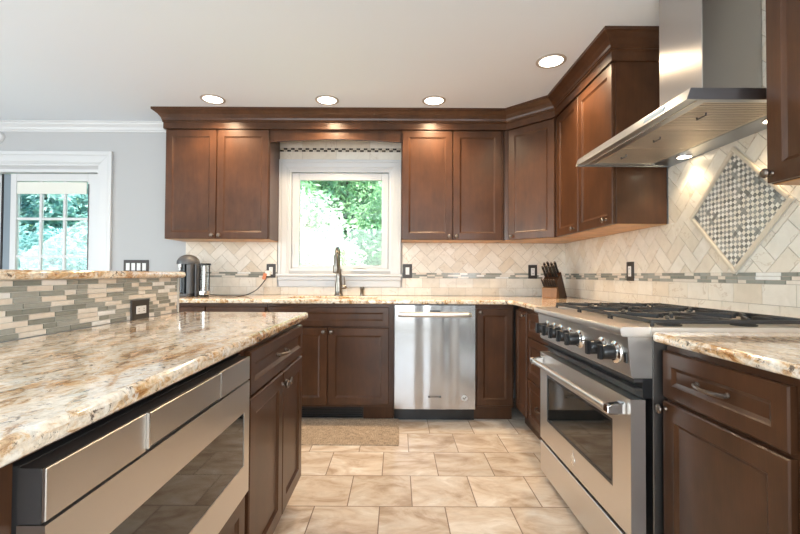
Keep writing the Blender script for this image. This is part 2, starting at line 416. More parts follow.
# patio door
dr = struct(MB().box(-2.725, -2.70, YW, YW+.15, 0, 2.045).box(-4.5, -4.475, YW, YW+.15, 0, 2.045).box(-4.475, -2.725, YW, YW+.15, 2.02, 2.045).build('door_1', WHITE))
casing(-4.62, -2.585, 0, 2.205, -4.49, -2.715, 2.07, YW).build('door_casing', WHITE, dr, bevel=.0015, seg=1)
def door_panel(x0, x1, gx0, gx1, y, shade):
    mb = MB()
    for b in ((x0, gx0, .03, 2.015), (gx1, x1, .03, 2.015), (gx0, gx1, 1.945, 2.015), (gx0, gx1, .03, .20)): mb.box(b[0], b[1], y, y+.04, b[2], b[3])
    p = mb.build('door_panel', WHITE, dr, bevel=.004)
    MB().box(gx0, gx1, y+.018, y+.022, .20, 1.945).build('pane', GLASS, p)
    g = MB()
    for i in (1, 2):
        x = gx0+(gx1-gx0)*i/3; g.box(x-.011, x+.011, y+.008, y+.032, .20, 1.945)
    for z in (1.60, 1.255, .91, .565): g.box(gx0, gx1, y+.010, y+.030, z-.011, z+.011)
    g.build('muntins', WHITE, p)
    if shade:
        MB().box(gx0+.01, gx1-.01, y-.004, y+.006, 1.828, 1.935).build('roller_shade', SHADE, p)
        MB().box(gx1+.004, gx1+.014, y-.003, y, .25, 1.92).build('glazing_gasket', DARKST, p)
door_panel(-3.555, -2.735, -3.501, -2.845, YW+.045, True)
door_panel(-4.47, -3.64, -4.40, -3.70, YW+.095, False)
MB().box(-3.62, -3.558, YW+.05, YW+.075, .03, 2.01).build('reflection_strip', mat('reflection_grey', (.22, .27, .31), .3), dr)  # grey-blue colour stands in for the reflection in the door glass
MB().box(-3.638, -3.622, YW+.045, YW+.08, .03, 2.01).build('weather_seal', BLACKM, dr)

# ------------------------------------------------------------------ backsplash tile
def herring(mb, u0, u1, v0, v1, fn, d, Wt=.0755, g=.0014, skip=None):
    c = s = math.sqrt(.5); R = int(3.4/Wt)
    for i in range(-R, R):
        for j in range(-R, R):
            k = (i-j) % 4
            if k == 0: q = (i, j, i+2, j+1)
            elif k == 3: q = (i, j, i+1, j+2)
            else: continue
            x0, y0, x1, y1 = q[0]*Wt+g, q[1]*Wt+g, q[2]*Wt-g, q[3]*Wt-g
            po = [((x*c-y*s)+u0+.7, (x*s+y*c)+v0+.1) for x, y in ((x0, y0), (x1, y0), (x1, y1), (x0, y1))]
            po = clip(po, u0, u1, v0, v1)
            if len(po) < 3 or area(po) < 2e-5: continue
            if skip and skip(sum(p[0] for p in po)/len(po), sum(p[1] for p in po)/len(po)): continue
            mb.prism(po, fn, 0, d, random.random())
def strips(mb, u0, u1, v0, v1, rows, fn, d, lens=(.045, .07, .095, .12), glass=.62, g=.0015, notch=None):
    h = (v1-v0)/rows
    for r in range(rows):
        u = u0-random.random()*.08; run = 0
        while u < u1:
            l = random.choice(lens)
            a, b = max(u+g, u0), min(u+l-g, u1)
            if b-a > .004:
                dk = random.random() < glass
                if run >= 2: dk = False
                elif run <= -1: dk = random.random() < .9
                run = (run+1 if run > 0 else 1) if dk else (run-1 if run < 0 else -1)
                t = random.uniform(0, .55) if dk else random.uniform(.56, 1)
                mb.prism([(a, v0+r*h+g*.7), (b, v0+r*h+g*.7), (b, v0+(r+1)*h-g*.7), (a, v0+(r+1)*h-g*.7)], fn, 0, d, t)
            u += l
def blocks(mb, u0, u1, v0, v1, fn, d, L0=.1515, g=.0011, off=0.0):
    u = u0-off
    while u < u1:
        a, b = max(u+g, u0), min(u+L0-g, u1)
        if b-a > .003: mb.prism([(a, v0+g), (b, v0+g), (b, v1-g), (a, v1-g)], fn, 0, d, random.random())
        u += L0
MZ0, MZ1 = 1.073, 1.121
def fb(u, v, d): return (u, YW-.004-d, v)
def fr_(u, v, d): return (XW-.004-d, u, v)
bs = thing('tile_backsplash', 'cream herringbone tile backsplash with thin glass strip band behind the sink counter', 'backsplash', (-.2, YW-.004, ZT), 0)
MB().box(-1.914, XW-.001, YW-.004, YW-.0003, ZT+.0005, .985).box(-1.914, -1.085, YW-.004, YW-.0003, .985, 1.395).box(.042, XW-.001, YW-.004, YW-.0003, .985, 1.395).box(-1.072, .03, YW-.004, YW-.0003, 2.1425, 2.40).build('grout_bed', GROUT, bs)
for a, b in ((-1.913, -1.087), (.044, XW-.006)):
    tb = MB(); herring(tb, a, b, MZ1, 1.392, fb, .0035); tb.build('herringbone_tile', TILE, bs, tone=True, recalc=False)
    tb = MB(); strips(tb, a, b, MZ0, MZ1, 3, fb, .004, glass=.74); tb.build('glass_strip_band', MOSAIC, bs, tone=True, recalc=False)
    tb = MB(); blocks(tb, a, b, .988, MZ0, fb, .0035, off=.12); tb.build('rectangular_tile', TILE, bs, tone=True, recalc=False)
tb = MB(); blocks(tb, -1.913, XW-.006, ZT+.001, .988, fb, .0035, off=.05); tb.build('rectangular_tile', TILE, bs, tone=True, recalc=False)
for z0, z1 in ((2.143, 2.214), (2.248, 2.395)):
    tb = MB(); blocks(tb, -1.07, .028, z0, z1, fb, .0035, .305, off=.1); tb.build('head_tile', TILE, bs, tone=True, recalc=False)
dk = MB(); q = .0165
for r in range(2):
    for i in range(int(1.1/q)):
        dark = ((i+r*2) % 4) < 2
        dk.prism([(-1.07+i*q+.0006, 2.2145+r*q), (-1.07+(i+1)*q-.0006, 2.2145+r*q), (-1.07+(i+1)*q-.0006, 2.2145+(r+1)*q-.001), (-1.07+i*q+.0006, 2.2145+(r+1)*q-.001)], fb, 0, .004, random.uniform(0, .45) if dark else random.uniform(.5, 1))
dk.build('dark_square_band', DARKMOS, bs, tone=True, recalc=False)

rs_ = thing('tile_backsplash', 'cream herringbone tile wall behind the range with large matching tiles', 'backsplash', (XW-.004, 2.0, ZT), 0)
Y0, Y1 = .2, YW-.0085
MB().box(XW-.004, XW-.0003, Y0, Y1, ZT+.0005, 1.395).box(XW-.004, XW-.0003, 1.40, 2.37, 1.395, 2.46).build('grout_bed', GROUT, rs_)
dm = (1.8945, 1.400, .288)
def in_dia(u, v): return abs(u-dm[0])+abs(v-dm[1]) < dm[2]-.11
tb = MB(); herring(tb, Y0, Y1, MZ1, 1.394, fr_, .0035, skip=in_dia); herring(tb, 1.40, 2.37, 1.394, 2.455, fr_, .0035, skip=in_dia)
tb.build('herringbone_tile', TILE, rs_, tone=True, recalc=False)
sb_ = MB(); strips(sb_, Y0, Y1, MZ0, MZ1, 3, fr_, .004, glass=.74); sb_.build('glass_strip_band', MOSAIC, rs_, tone=True, recalc=False)
rb = MB(); blocks(rb, Y0, Y1, ZT+.001, .988, fr_, .0035, off=.03); blocks(rb, Y0, Y1, .988, MZ0, fr_, .0035, off=.10)
rb.build('rectangular_tile', TILE, rs_, tone=True, recalc=False)

# diamond medallion
md_ = thing('mosaic_medallion', 'diamond shaped checkered mosaic panel in cream frame behind the range', 'tile panel', (XW-.008, dm[0], dm[1]), 0)
c45 = math.sqrt(.5)
def fd(a, b, d): return (XW-.0085-d, dm[0]+(a-b)*c45, dm[1]+(a+b)*c45)
H_ = dm[2]*c45; Fw = .020
MB().prism([(-H_, -H_), (H_, -H_), (H_, H_), (-H_, H_)], fd, 0, .003).build('backing', GROUTL, md_)
nq = 22; q = (2*H_-2*Fw)/nq; dk = MB()
for i in range(nq):
    for j in range(nq):
        a, b = -H_+Fw+i*q, -H_+Fw+j*q
        lite = (i+j) % 2 == 0 and random.random() < .92
        dk.prism([(a+.0007, b+.0007), (a+q-.0007, b+.0007), (a+q-.0007, b+q-.0007), (a+.0007, b+q-.0007)], fd, .003, .0065, random.uniform(.5, 1) if lite else random.uniform(0, .49))
dk.build('checker_mosaic', CHECKM, md_, tone=True, recalc=False)
for a0, a1, b0, b1 in ((-H_, H_-Fw, -H_, -H_+Fw), (H_-Fw, H_, -H_, H_-Fw), (-H_+Fw, H_, H_-Fw, H_), (-H_, -H_+Fw, -H_+Fw, H_)):
    MB().prism([(a0, b0), (a1, b0), (a1, b1), (a0, b1)], fd, .003, .018).build('frame_rail', CREAMT, md_, bevel=.006)

# ------------------------------------------------------------------ cabinets
def door_mesh(x0, x1, z0, z1, fw=.056, y=0.0, t=.02):
    rings = [(0, t), (0, .004), (.004, 0), (fw, 0), (fw+.004, .0035), (fw+.013, .0085)]
    vs = []
    for i, d in rings:
        vs += [(x0+i, y+d, z0+i), (x1-i, y+d, z0+i), (x1-i, y+d, z1-i), (x0+i, y+d, z1-i)]
    fs = []
    for r in range(len(rings)-1):
        for k in range(4): fs.append((r*4+k, r*4+(k+1) % 4, (r+1)*4+(k+1) % 4, (r+1)*4+k))
    n = (len(rings)-1)*4
    fs += [(n, n+1, n+2, n+3), (3, 2, 1, 0)]
    return MB().add(vs, fs)
def knob(par, x, z, y=0.0):
    MB().lathe([(.007, 0), (.0085, .002), (.0055, .006), (.0055, .014), (.010, .018), (.0155, .022), (.016, .026), (.013, .030), (.006, .032), (0, .0325)], (x, y, z), (0, -1, 0), 20).build('knob', PEWTER, par, smooth=True, local=True, ang=50)
def pull(par, x, z, w=.115, y=0.0):
    pts = [(x-w/2, y, z)]+[(x-w/2+w*i/10, y-.012-.018*math.sin(PI*i/10), z-.002) for i in range(11)]+[(x+w/2, y, z)]
    mb = MB().tube(pts, [.0055]+[.0045+.0012*abs(i-5)/5 for i in range(11)]+[.0055], 8, flat=1.25)
    for s in (-1, 1): mb.lathe([(.008, 0), (.008, .003), (.006, .005)], (x+s*w/2, y, z), (0, -1, 0), 12)
    mb.build('pull', PEWTER, par, smooth=True, local=True)
def cabinet(name, label, loc, rz, w, dp, z0, z1, fronts, toe=False, under=False, group=None, solid=True, body=None, toe_w=None):
    t = thing(name, label, 'cabinet', loc, rz, group)
    b = MB(); f = .021
    if body: body(b)
    else: b.box(0, w, f, dp, z0, z1)
    b.build('body', WOOD, t, local=True, bevel=.0015, seg=1)
    if toe: MB().box(*(toe_w or (0, w)), .075, .10, 0, z0-.0005).build('toe_kick', WOOD, t, local=True)
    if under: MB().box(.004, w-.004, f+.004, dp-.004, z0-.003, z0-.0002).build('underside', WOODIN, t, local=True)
    for d in fronts:
        o = door_mesh(d['x'][0], d['x'][1], d['z'][0], d['z'][1], d.get('fw', .056)).build('drawer' if d['k'] == 'drawer' else d.get('n', 'door'), WOOD, t, local=True)
        if 'knob' in d: knob(o, *d['knob'])
        if 'pull' in d: pull(o, *d['pull'])
    return t
UT = ZC-.002
ud = (1.395, 2.308)
# back wall, upper
cabinet('wall_cabinet', 'two-door brown wall cabinet left of the kitchen window', (-1.945, YU, 0), 0, .871, YW-YU-.001, UB+.004, UT,
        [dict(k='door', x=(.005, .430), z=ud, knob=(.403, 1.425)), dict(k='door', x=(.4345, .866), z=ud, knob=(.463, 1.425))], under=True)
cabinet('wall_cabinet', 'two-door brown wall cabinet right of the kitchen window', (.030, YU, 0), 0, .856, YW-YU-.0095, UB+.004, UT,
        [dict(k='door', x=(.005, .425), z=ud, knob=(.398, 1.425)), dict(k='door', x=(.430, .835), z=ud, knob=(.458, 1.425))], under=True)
# diagonal corner unit
A, B = Vector((.908, YU)), Vector((XU, 3.231))
dv = (B-A); wdg = dv.length; ang = math.atan2(dv.y, dv.x)
inv_r = Matrix.Rotation(-ang, 2)
def loc2(p): v = inv_r @ (Vector(p)-A); return (v.x, v.y)
def diag_body(b):
    off = Vector((math.sin(-ang), math.cos(ang)))*.021
    poly = [loc2(p) for p in ((.890, YU+.021), (.890, YW-.0095), (XW-.0095, YW-.0095), (XW-.0095, 3.234), (XU+.021, 3.234))]
    poly = poly+[(wdg-.004, .021), (.004, .021)]
    b.prism(poly, lambda u, v, d: (u, v, d), UB+.004, UT)
dc = cabinet('corner_wall_cabinet', 'single-door brown wall cabinet set diagonally across the corner', (A.x, A.y, 0), ang, wdg, .3, UB+.004, UT,
             [dict(k='door', x=(.012, wdg-.012), z=ud, knob=(.045, 1.425))], body=diag_body)
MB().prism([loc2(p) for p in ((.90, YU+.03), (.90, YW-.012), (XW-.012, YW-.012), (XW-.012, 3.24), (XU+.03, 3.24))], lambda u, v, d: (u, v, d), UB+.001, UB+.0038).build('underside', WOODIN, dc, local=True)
# right wall
D1 = 2.3785
cabinet('wall_cabinet', 'two-door brown wall cabinet between the corner and the range hood', (XU, 3.230, 0), -PI/2, 3.230-D1, XW-XU-.0095, UB+.004, UT,
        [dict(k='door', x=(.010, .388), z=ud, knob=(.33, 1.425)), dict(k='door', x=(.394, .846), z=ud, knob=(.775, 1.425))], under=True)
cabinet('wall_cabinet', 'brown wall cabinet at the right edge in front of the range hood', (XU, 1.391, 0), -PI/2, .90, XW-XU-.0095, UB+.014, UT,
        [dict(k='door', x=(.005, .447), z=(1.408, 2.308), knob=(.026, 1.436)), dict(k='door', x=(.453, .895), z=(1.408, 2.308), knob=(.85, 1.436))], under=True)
# arched valance over the window
n = 24; po = [(-1.0735, 2.4), (-1.0735, 2.211)]
po += [(-1.0735+1.103*i/n, 2.2135+.0245*math.sin(PI*i/n)) for i in range(1, n)]+[(.0295, 2.216), (.0295, 2.4)]
tag(MB().prism(po[::-1], lambda u, v, d: (u, d, v), YU+.022, YU+.042).build('valance', WOOD), 'brown wooden valance with shallow arch above the window', 'valance')
# crown moulding
cp = [(.001, 2.312), (.010, 2.312), (.010, 2.364), (.016, 2.367), (.019, 2.372), (.016, 2.378), (.020, 2.383), (.024, 2.398), (.042, 2.424), (.062, 2.440), (.070, 2.448), (.078, 2.450), (.078, ZC-.0005), (.001, ZC-.0005)]
tag(sweep([(-1.947, YW-.001), (-1.947, YU), (.905, YU), (XU, 3.229), (XU, D1-.002), (XW-.010, D1-.002)], cp).build('crown_moulding', WOOD), 'stepped brown crown moulding running along the far wall cabinets to the chimney', 'moulding')
tag(sweep([(XW-.010, 1.393), (XU, 1.393), (XU, .48)], [(o, z) for o, z in cp]).build('crown_moulding', WOOD), 'brown crown moulding on the near right wall cabinet', 'moulding')

# back wall, base
BZ = .8835; TK = .105
dz = (.70, .865)
cabinet('base_cabinet', 'brown drawer base cabinet under the coffee machine, half hidden by the island', (-1.90, YB, 0), 0, .915, YW-YB-.001, TK, BZ,
        [dict(k='drawer', x=(.012, .450), z=(.712, .855), fw=.04, pull=(.23, .785)), dict(k='drawer', x=(.458, .905), z=(.712, .855), fw=.04, pull=(.68, .785)), dict(k='door', x=(.012, .450), z=(.122, .70), knob=(.42, .67)), dict(k='door', x=(.458, .905), z=(.122, .70), knob=(.487, .67))], toe=True)
def sink_body(b):
    b.box(0, .018, .021, .63, TK, BZ); b.box(.939, .957, .021, .63, TK, BZ); b.box(.018, .939, .021, .63, TK, TK+.018); b.box(.018, .939, .61, .63, TK+.018, BZ)
    b.box(.018, .939, .021, .041, .70, BZ); b.box(.018, .939, .021, .041, TK+.018, .15); b.box(.018, .06, .021, .041, .15, .70); b.box(.44, .48, .021, .041, .15, .70); b.box(.87, .939, .021, .041, .15, .70)
sk = cabinet('sink_cabinet', 'brown two-door sink base cabinet below the window', (-.981, YB, 0), 0, .957, .63, TK, BZ,
             [dict(k='drawer', n='false_front', x=(.008, .919), z=(.712, .858), fw=.042), dict(k='door', x=(.008, .455), z=(.124, .70), knob=(.430, .672)), dict(k='door', x=(.461, .919), z=(.124, .70), knob=(.489, .672))], toe=True, body=sink_body, toe_w=(.725, .957))
vt = MB().box(0.0, .7245, .078, .10, .005, TK-.001)
for i in range(5): vt.box(.01, .715, .070, .078, .015+i*.017, .022+i*.017)
vt.build('toe_kick_vent', BLACKM, sk, local=True)
cabinet('base_cabinet', 'narrow brown single-door base cabinet right of the dishwasher', (.591, YB, 0), 0, .290, YW-YB-.001, TK, BZ,
        [dict(k='door', x=(.008, .280), z=(.124, .850), knob=(.033, .825), fw=.05)], toe=True)
# right wall, base
def corner_body(b):
    b.box(.0215, .300, .021, XW-XR-.001, TK, BZ)
cabinet('base_cabinet', 'brown corner base cabinet with a narrow door next to the drawer stack', (XR, 3.2065, 0), -PI/2, .300, XW-XR-.001, TK, BZ,
        [dict(k='door', x=(.024, .280), z=(.124, .850), knob=(.262, .825), fw=.05)], toe=True, body=corner_body)
cabinet('base_cabinet', 'brown drawer base cabinet squeezed between the corner and the range', (XR, 2.904, 0), -PI/2, .5465, XW-XR-.001, TK, BZ,
        [dict(k='drawer', x=(.004, .54), z=(.690, .850), fw=.045, pull=(.27, .77)), dict(k='drawer', x=(.004, .54), z=(.41, .682), fw=.05, pull=(.27, .55)), dict(k='drawer', x=(.004, .54), z=(.124, .402), fw=.05, pull=(.27, .27))], toe=True)
cabinet('base_cabinet', 'brown cabinet with one drawer over one door at the near side of the range', (XR, 1.4315, 0), -PI/2, .490, XW-XR-.001, TK, BZ,
        [dict(k='drawer', x=(.008, .466), z=(.703, .856), fw=.046, pull=(.232, .785)), dict(k='door', x=(.008, .466), z=(.122, .691), knob=(.026, .668))], toe=True)
cabinet('base_cabinet', 'brown base cabinet cut off by the right edge of the picture', (XR, .9410, 0), -PI/2, .75, XW-XR-.001, TK, BZ,
        [dict(k='drawer', x=(.010, .73), z=(.703, .856), fw=.046, pull=(.37, .785)), dict(k='door', x=(.010, .368), z=(.122, .691), knob=(.33, .668)), dict(k='door', x=(.374, .73), z=(.122, .691), knob=(.41, .668))], toe=True)
# island
IB = .8835; ID = (XI-XB)-.0005
cabinet('island_cabinet', 'dark brown island cabinet with one wide drawer above two doors', (XI, 1.318, 0), PI/2, .765, ID, TK, IB,
        [dict(k='drawer', x=(.027, .757), z=(.716, .858), fw=.04, pull=(.375, .795)), dict(k='door', x=(.027, .412), z=(.128, .708), knob=(.388, .665)), dict(k='door', x=(.418, .757), z=(.128, .708), knob=(.443, .665))], toe=True)
def mw_body(b):
    b.box(0, .0615, .021, ID, TK, IB); b.box(.8345, .840, .021, ID, TK, IB)
    b.box(.0615, .8345, .021, ID, TK, .452); b.box(.0615, .8345, .021, ID, .864, IB); b.box(.0615, .8345, ID-.02, ID, .452, .864)
cabinet('island_cabinet', 'dark brown island cabinet with low drawer surrounding the steel microwave', (XI, .4775, 0), PI/2, .840, ID, TK, IB,
        [dict(k='drawer', x=(.062, .832), z=(.128, .440), fw=.05, pull=(.44, .285))], toe=True, body=mw_body)
cabinet('island_cabinet', 'dark brown island cabinet nearest the camera beside the microwave', (XI, -.35, 0), PI/2, .827, ID, TK, IB,
        [dict(k='drawer', x=(.01, .78), z=(.716, .858), fw=.04, pull=(.40, .795)), dict(k='door', x=(.01, .392), z=(.128, .708), knob=(.36, .665)), dict(k='door', x=(.398, .78), z=(.128, .708), knob=(.43, .665))], toe=True)
# raised bar wall and tops
bw = thing('raised_bar_wall', 'raised bar wall on the island faced with grey and beige strip mosaic', 'bar wall', (-1.16, .85, 0))
MB().box(-1.25, XB-.0075, -.35, 2.083, 0, 1.0835).build('wall_core', WALLM, bw)
MB().box(XB-.0075, XB-.004, -.35, 2.083, ZT+.0005, 1.0835).build('grout_bed', GROUTL, bw)
sm = MB(); strips(sm, -.345, 2.070, ZT+.001, 1.082, 10, lambda u, v, d: (XB-.004+d, u, v), .004, lens=(.05, .095, .095, .098, .095), glass=.60)
sm.build('strip_mosaic', MOSAIC, bw, tone=True, recalc=False)
MB().box(XB-.004, XB+.003, 2.070, 2.083, ZT+.0005, 1.0835).build('edge_trim', mat('pale_trim', (.55, .56, .53), .4), bw)
def slab(name, outline, z0, z1, label, r=.012, seg=3):
    o = MB().prism(outline, lambda u, v, d: (u, v, d), z0, z1).build(name, GRANITE, bevel=r, seg=seg, smooth=True)
    return tag(o, label, 'countertop')
def rounded(x0, x1, y0, y1, rr, corners):
    pts = []
    for (cx, cy, a0, nm) in ((x0, y0, PI, 'sw'), (x1, y0, -PI/2, 'se'), (x1, y1, 0, 'ne'), (x0, y1, PI/2, 'nw')):
        if nm in corners:
            px = cx+(rr if cx == x0 else -rr); py = cy+(rr if cy == y0 else -rr)
            pts += [(px+rr*math.cos(a0+PI/2*i/6), py+rr*math.sin(a0+PI/2*i/6)) for i in range(7)]
        else: pts.append((cx, cy))
    return pts
slab('bar_top', rounded(-1.56, -1.047, -.40, 2.125, .03, ('ne', 'nw')), 1.084, 1.1125, 'raised granite bar top along the left above the strip mosaic', .011)
slab('countertop', rounded(XB+.0005, -.437, -.36, 2.108, .02, ('ne',)), .884, ZT, 'long polished gold and cream granite island countertop in the left foreground', .011)
slab('countertop', rounded(.852, XW-.009, .18, 1.4355, .02, ('nw',)), .884, ZT, 'granite countertop at the right edge beside the range', .011)
# L-shaped back counter with the sink opening
def l_slab():
    x0, x1, y0, y1 = -.88, -.17, 3.315, 3.665
    ex, ey = .854, 3.177; xb, yb = XW-.009, YW-.009
    L_ = -1.9135
    pts = [(L_, ey), (x0, ey), (x1, ey), (ex-.03, ey), (ex, ey-.03), (ex, 2.357), (xb, 2.357), (xb, ey), (xb, yb), (x1, yb), (x0, yb), (L_, yb), (x0, y0), (x1, y0), (x1, y1), (x0, y1)]
    polys = [(0, 1, 12, 15, 10, 11), (1, 2, 13, 12), (15, 14, 9, 10), (2, 3, 4, 7, 8, 9, 14, 13), (4, 5, 6, 7)]
    outer = list(range(12)); inner = [12, 13, 14, 15]; n = len(pts)
    vs = [(x, y, .884) for x, y in pts]+[(x, y, ZT) for x, y in pts]
    fs = [tuple(i+n for i in p) for p in polys]+[tuple(reversed(p)) for p in polys]
    fs += [(outer[i], outer[(i+1) % 12], outer[(i+1) % 12]+n, outer[i]+n) for i in range(12)]
    fs += [(inner[(i+1) % 4], inner[i], inner[i]+n, inner[(i+1) % 4]+n) for i in range(4)]
    return tag(MB().add(vs, fs).build('countertop', GRANITE, bevel=.009, seg=3, smooth=True), 'L-shaped granite countertop below the window running around the corner to the range', 'countertop')
l_slab()
# sink
s_ = MB(); x0, x1, y0, y1, zb = -.885, -.165, 3.310, 3.670, .70
s_.box(x0, x1, y0, y1, zb, zb+.006); s_.box(x0, x0+.006, y0, y1, zb+.006, .8835); s_.box(x1-.006, x1, y0, y1, zb+.006, .8835); s_.box(x0+.006, x1-.006, y0, y0+.006, zb+.006, .8835); s_.box(x0+.006, x1-.006, y1-.006, y1, zb+.006, .8835)
skt = thing('sink', 'undermount sink set into the granite below the faucet', 'sink', (-.525, 3.49, .70))
s_.build('basin', STEEL, skt)
MB().lathe([(.045, 0), (.045, .003), (.03, .0015), (0, .001)], (-.525, 3.5, zb+.006)).build('drain', CHROME, skt, smooth=True)

# ------------------------------------------------------------------ dishwasher
dw = thing('dishwasher', 'stainless steel dishwasher between brown base cabinets', 'dishwasher', (.283, 3.2, 0))
MB().box(-.022, .589, YB+.03, YW-.03, .10, .8825).build('tub', DARKST, dw)
n = 14; x0, x1 = -.0215, .5885
vs = []
def wav(t): return -.0035*math.sin(PI*t)+.0011*math.sin(2*PI*3.1*t+.6)+.0006*math.sin(2*PI*5.7*t+1.9)
n = 96
dwd = MB(); prof = [(x0, .030), (x0, .004), (x0+.003, .0)]+[(x0+.004+(x1-x0-.008)*i/n, wav(i/n)*min(1, 8*i/n, 8*(1-i/n))) for i in range(1, n)]+[(x1-.003, 0), (x1, .004), (x1, .030)]
dwd.prism(prof, lambda u, v, d: (u, YB-.010+v, d), .100, .874)
dwp = dwd.build('door', STEELD, dw, smooth=True, ang=30)
hx = [(.018+ .524*i/16) for i in range(17)]
hp = [(.024, YB-.012, .806)]+[(x, YB-.046-.010*math.sin(PI*i/16), .806) for i, x in enumerate(hx)]+[(.536, YB-.012, .806)]
MB().tube(hp, [.012]+[.0168]*17+[.012], 14).build('handle', STEEL, dwp, smooth=True, ang=60)
MB().box(.243, .321, YB-.0185, YB-.012, .826, .838).build('vent_slot', BLACKM, dwp)
bd = MB().box(.234, .330, YB-.020, YB-.012, .187, .201).build('badge', DARKST, dwp, bevel=.002)
MB().lathe([(.022, 0), (.022, .002), (0, .0022)], (.505, YB-.0135, .184), (0, -1, 0), 24).build('round_sticker', DEVICE, dwp, smooth=True)
ck = MB().tube([(.494, YB-.0165, .188), (.502, YB-.0165, .176), (.517, YB-.0165, .194)], .0035, 6)
ck.build('check_mark', BLACKM, dwp)
MB().box(-.021, .588, YB+.055, YB+.09, .0, .099).build('toe_panel', BLACKM, dw)
def text(body, size, loc, rot, par, m, ext=.0006):
    c = bpy.data.curves.new('lettering', 'FONT'); c.body = body; c.size = size; c.align_x = 'CENTER'; c.align_y = 'CENTER'; c.extrude = ext
    c.materials.append(m)
    tmp = bpy.data.objects.new('lettering_curve', c); COL.objects.link(tmp)
    me = bpy.data.meshes.new_from_object(tmp.evaluated_get(bpy.context.evaluated_depsgraph_get())); bpy.data.objects.remove(tmp); me.name = 'lettering'
    o = bpy.data.objects.new('lettering', me); COL.objects.link(o); o.parent = par
    o.matrix_local = INV[par] @ (Matrix.Translation(loc) @ Matrix.Rotation(rot, 4, 'Z') @ Matrix.Rotation(PI/2, 4, 'X')); INV[o] = INV[par]
    return o
text('KitchenAid', .0145, (.282, YB-.0203, .194), 0, bd, CHROME)

# ------------------------------------------------------------------ range
R0, R1 = 1.4385, 2.3505; RX = .788
rg = thing('range', 'wide stainless steel range with black knobs and gas cooktop on the right', 'range', (1.15, 1.894, 0))
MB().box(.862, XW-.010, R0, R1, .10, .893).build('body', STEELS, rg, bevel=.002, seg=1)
MB().box(.862, XW-.0605, R0+.001, R1-.001, .8935, .898).build('cooktop_base', DARKST, rg)
for y in (R0, R1-.012): MB().box(.8555, XW-.0605, y, y+.012, .8985, .9315).build('side_rail', STEEL, rg, bevel=.002, seg=1)
# bullnose and slanted control panel
fp = lambda u, v, d: (u, d, v)
MB().prism([(.855, .9315), (.765, .9315), (.755, .927), (.753, .918), (.755, .905), (.761, .898), (.855, .898)], fp, R0, R1).build('bullnose', STEEL, rg, smooth=True, ang=25, bevel=.001, seg=1)
cpn = MB().prism([(.86, .8975), (.777, .8975), (.789, .765), (.795, .758), (.86, .758)], fp, R0, R1).build('control_panel', STEEL, rg, bevel=.001, seg=1)
for y in (2.205, 2.113, 2.022, 1.922, 1.824, 1.622, 1.522):
    z = .832; x = .785
    MB().lathe([(.038, 0), (.041, .003), (.039, .009), (.030, .013), (.029, .017), (0, .017)], (x, y, z), (-1, 0, 0), 24).build('knob_bezel', CHROME, cpn, smooth=True, ang=40)
    k = MB().lathe([(.0245, 0), (.026, .006), (.025, .036), (.022, .040), (0, .040)], (x-.0165, y, z), (-1, 0, 0), 24)
    k.box(x-.0165-.050, x-.0165-.038, y-.010, y+.010, z-.025, z+.025)
    k.build('knob', BLACKM, cpn, smooth=True, ang=40)
MB().box(.779, .786, 1.452, 1.470, .806, .842).build('light_switch', BLACKM, cpn, bevel=.002)
MB().box(.83, .862, R0+.004, R1-.004, .690, .757).build('vent_gap', BLACKM, rg)
lp = MB().box(.800, .83, R0+.004, R1-.004, .744, .757); lp.box(.806, .83, R0+.01, R1-.01, .716, .722); lp.build('vent_ledge', DARKST, rg)
# oven door with window opening
odn = MB(); wy0, wy1, wz0, wz1 = 1.563, 2.250, .338, .582
yz = lambda u, v, d: (d, u, v)
for r in ((R0+.003, wy0, .222, .686), (wy1, R1-.003, .222, .686), (wy0, wy1, .222, wz0), (wy0, wy1, wz1, .686)):
    odn.prism([(r[0], r[2]), (r[1], r[2]), (r[1], r[3]), (r[0], r[3])], yz, RX, .838)
od = odn.build('oven_door', STEEL, rg)
MB().box(.792, .83, wy0-.001, wy1+.001, wz0-.001, wz1+.001).build('window', BLACKG, od)
fr2 = MB()
for r in ((wy0, wy0+.012, wz0, wz1), (wy1-.012, wy1, wz0, wz1), (wy0+.012, wy1-.012, wz0, wz0+.012), (wy0+.012, wy1-.012, wz1-.012, wz1)):
    fr2.prism([(r[0], r[2]), (r[1], r[2]), (r[1], r[3]), (r[0], r[3])], yz, .7895, .792)
fr2.build('window_border', BLACKM, od)
MB().tube([(.737, R0+.030, .643), (.737, R1-.030, .643)], .0135, 16).build('handle', STEEL, od, smooth=True, ang=60)
for y in (R0+.045, R1-.045):
    MB().prism([(.722, .630), (.722, .656), (.735, .660), (RX, .668), (RX, .626), (.735, .626)], fp, y-.016, y+.016).build('handle_bracket', CHROME, od, bevel=.004)
text('KitchenAid', .018, (.7875, 1.93, .605), -PI/2, od, DARKST)
eb = MB().lathe([(.020, 0), (.020, .0015), (0, .0018)], (RX, 1.916, .278), (-1, 0, 0), 24); eb.box(RX-.002, RX, 1.912, 1.920, .298, .318)
eb.build('emblem', CHROME, od, smooth=True)
MB().box(RX, .838, R0+.003, R1-.003, .045, .205).build('lower_panel', STEEL, rg, bevel=.002, seg=1)
MB().box(.838, .8615, R0+.01, R1-.01, .06, .215).build('shadow_gap', BLACKM, rg)
for y in (R0+.05, R1-.05):
    for x in (.88, 1.44):
        MB().lathe([(.02, 0), (.02, .01), (.012, .012), (.012, .0995)], (x, y, 0), (0, 0, 1), 14).build('foot', BLACKM, rg, smooth=True)
MB().box(.8555, XW-.0605, R0+.0125, R1-.0125, .8985, .920).build('cooktop', STEEL, rg, bevel=.002)
MB().box(XW-.059, XW-.010, R0, R1, .8935, .945).build('rear_vent_trim', STEEL, rg, bevel=.003)
gy = [R0+.0135+i*.295 for i in range(4)]
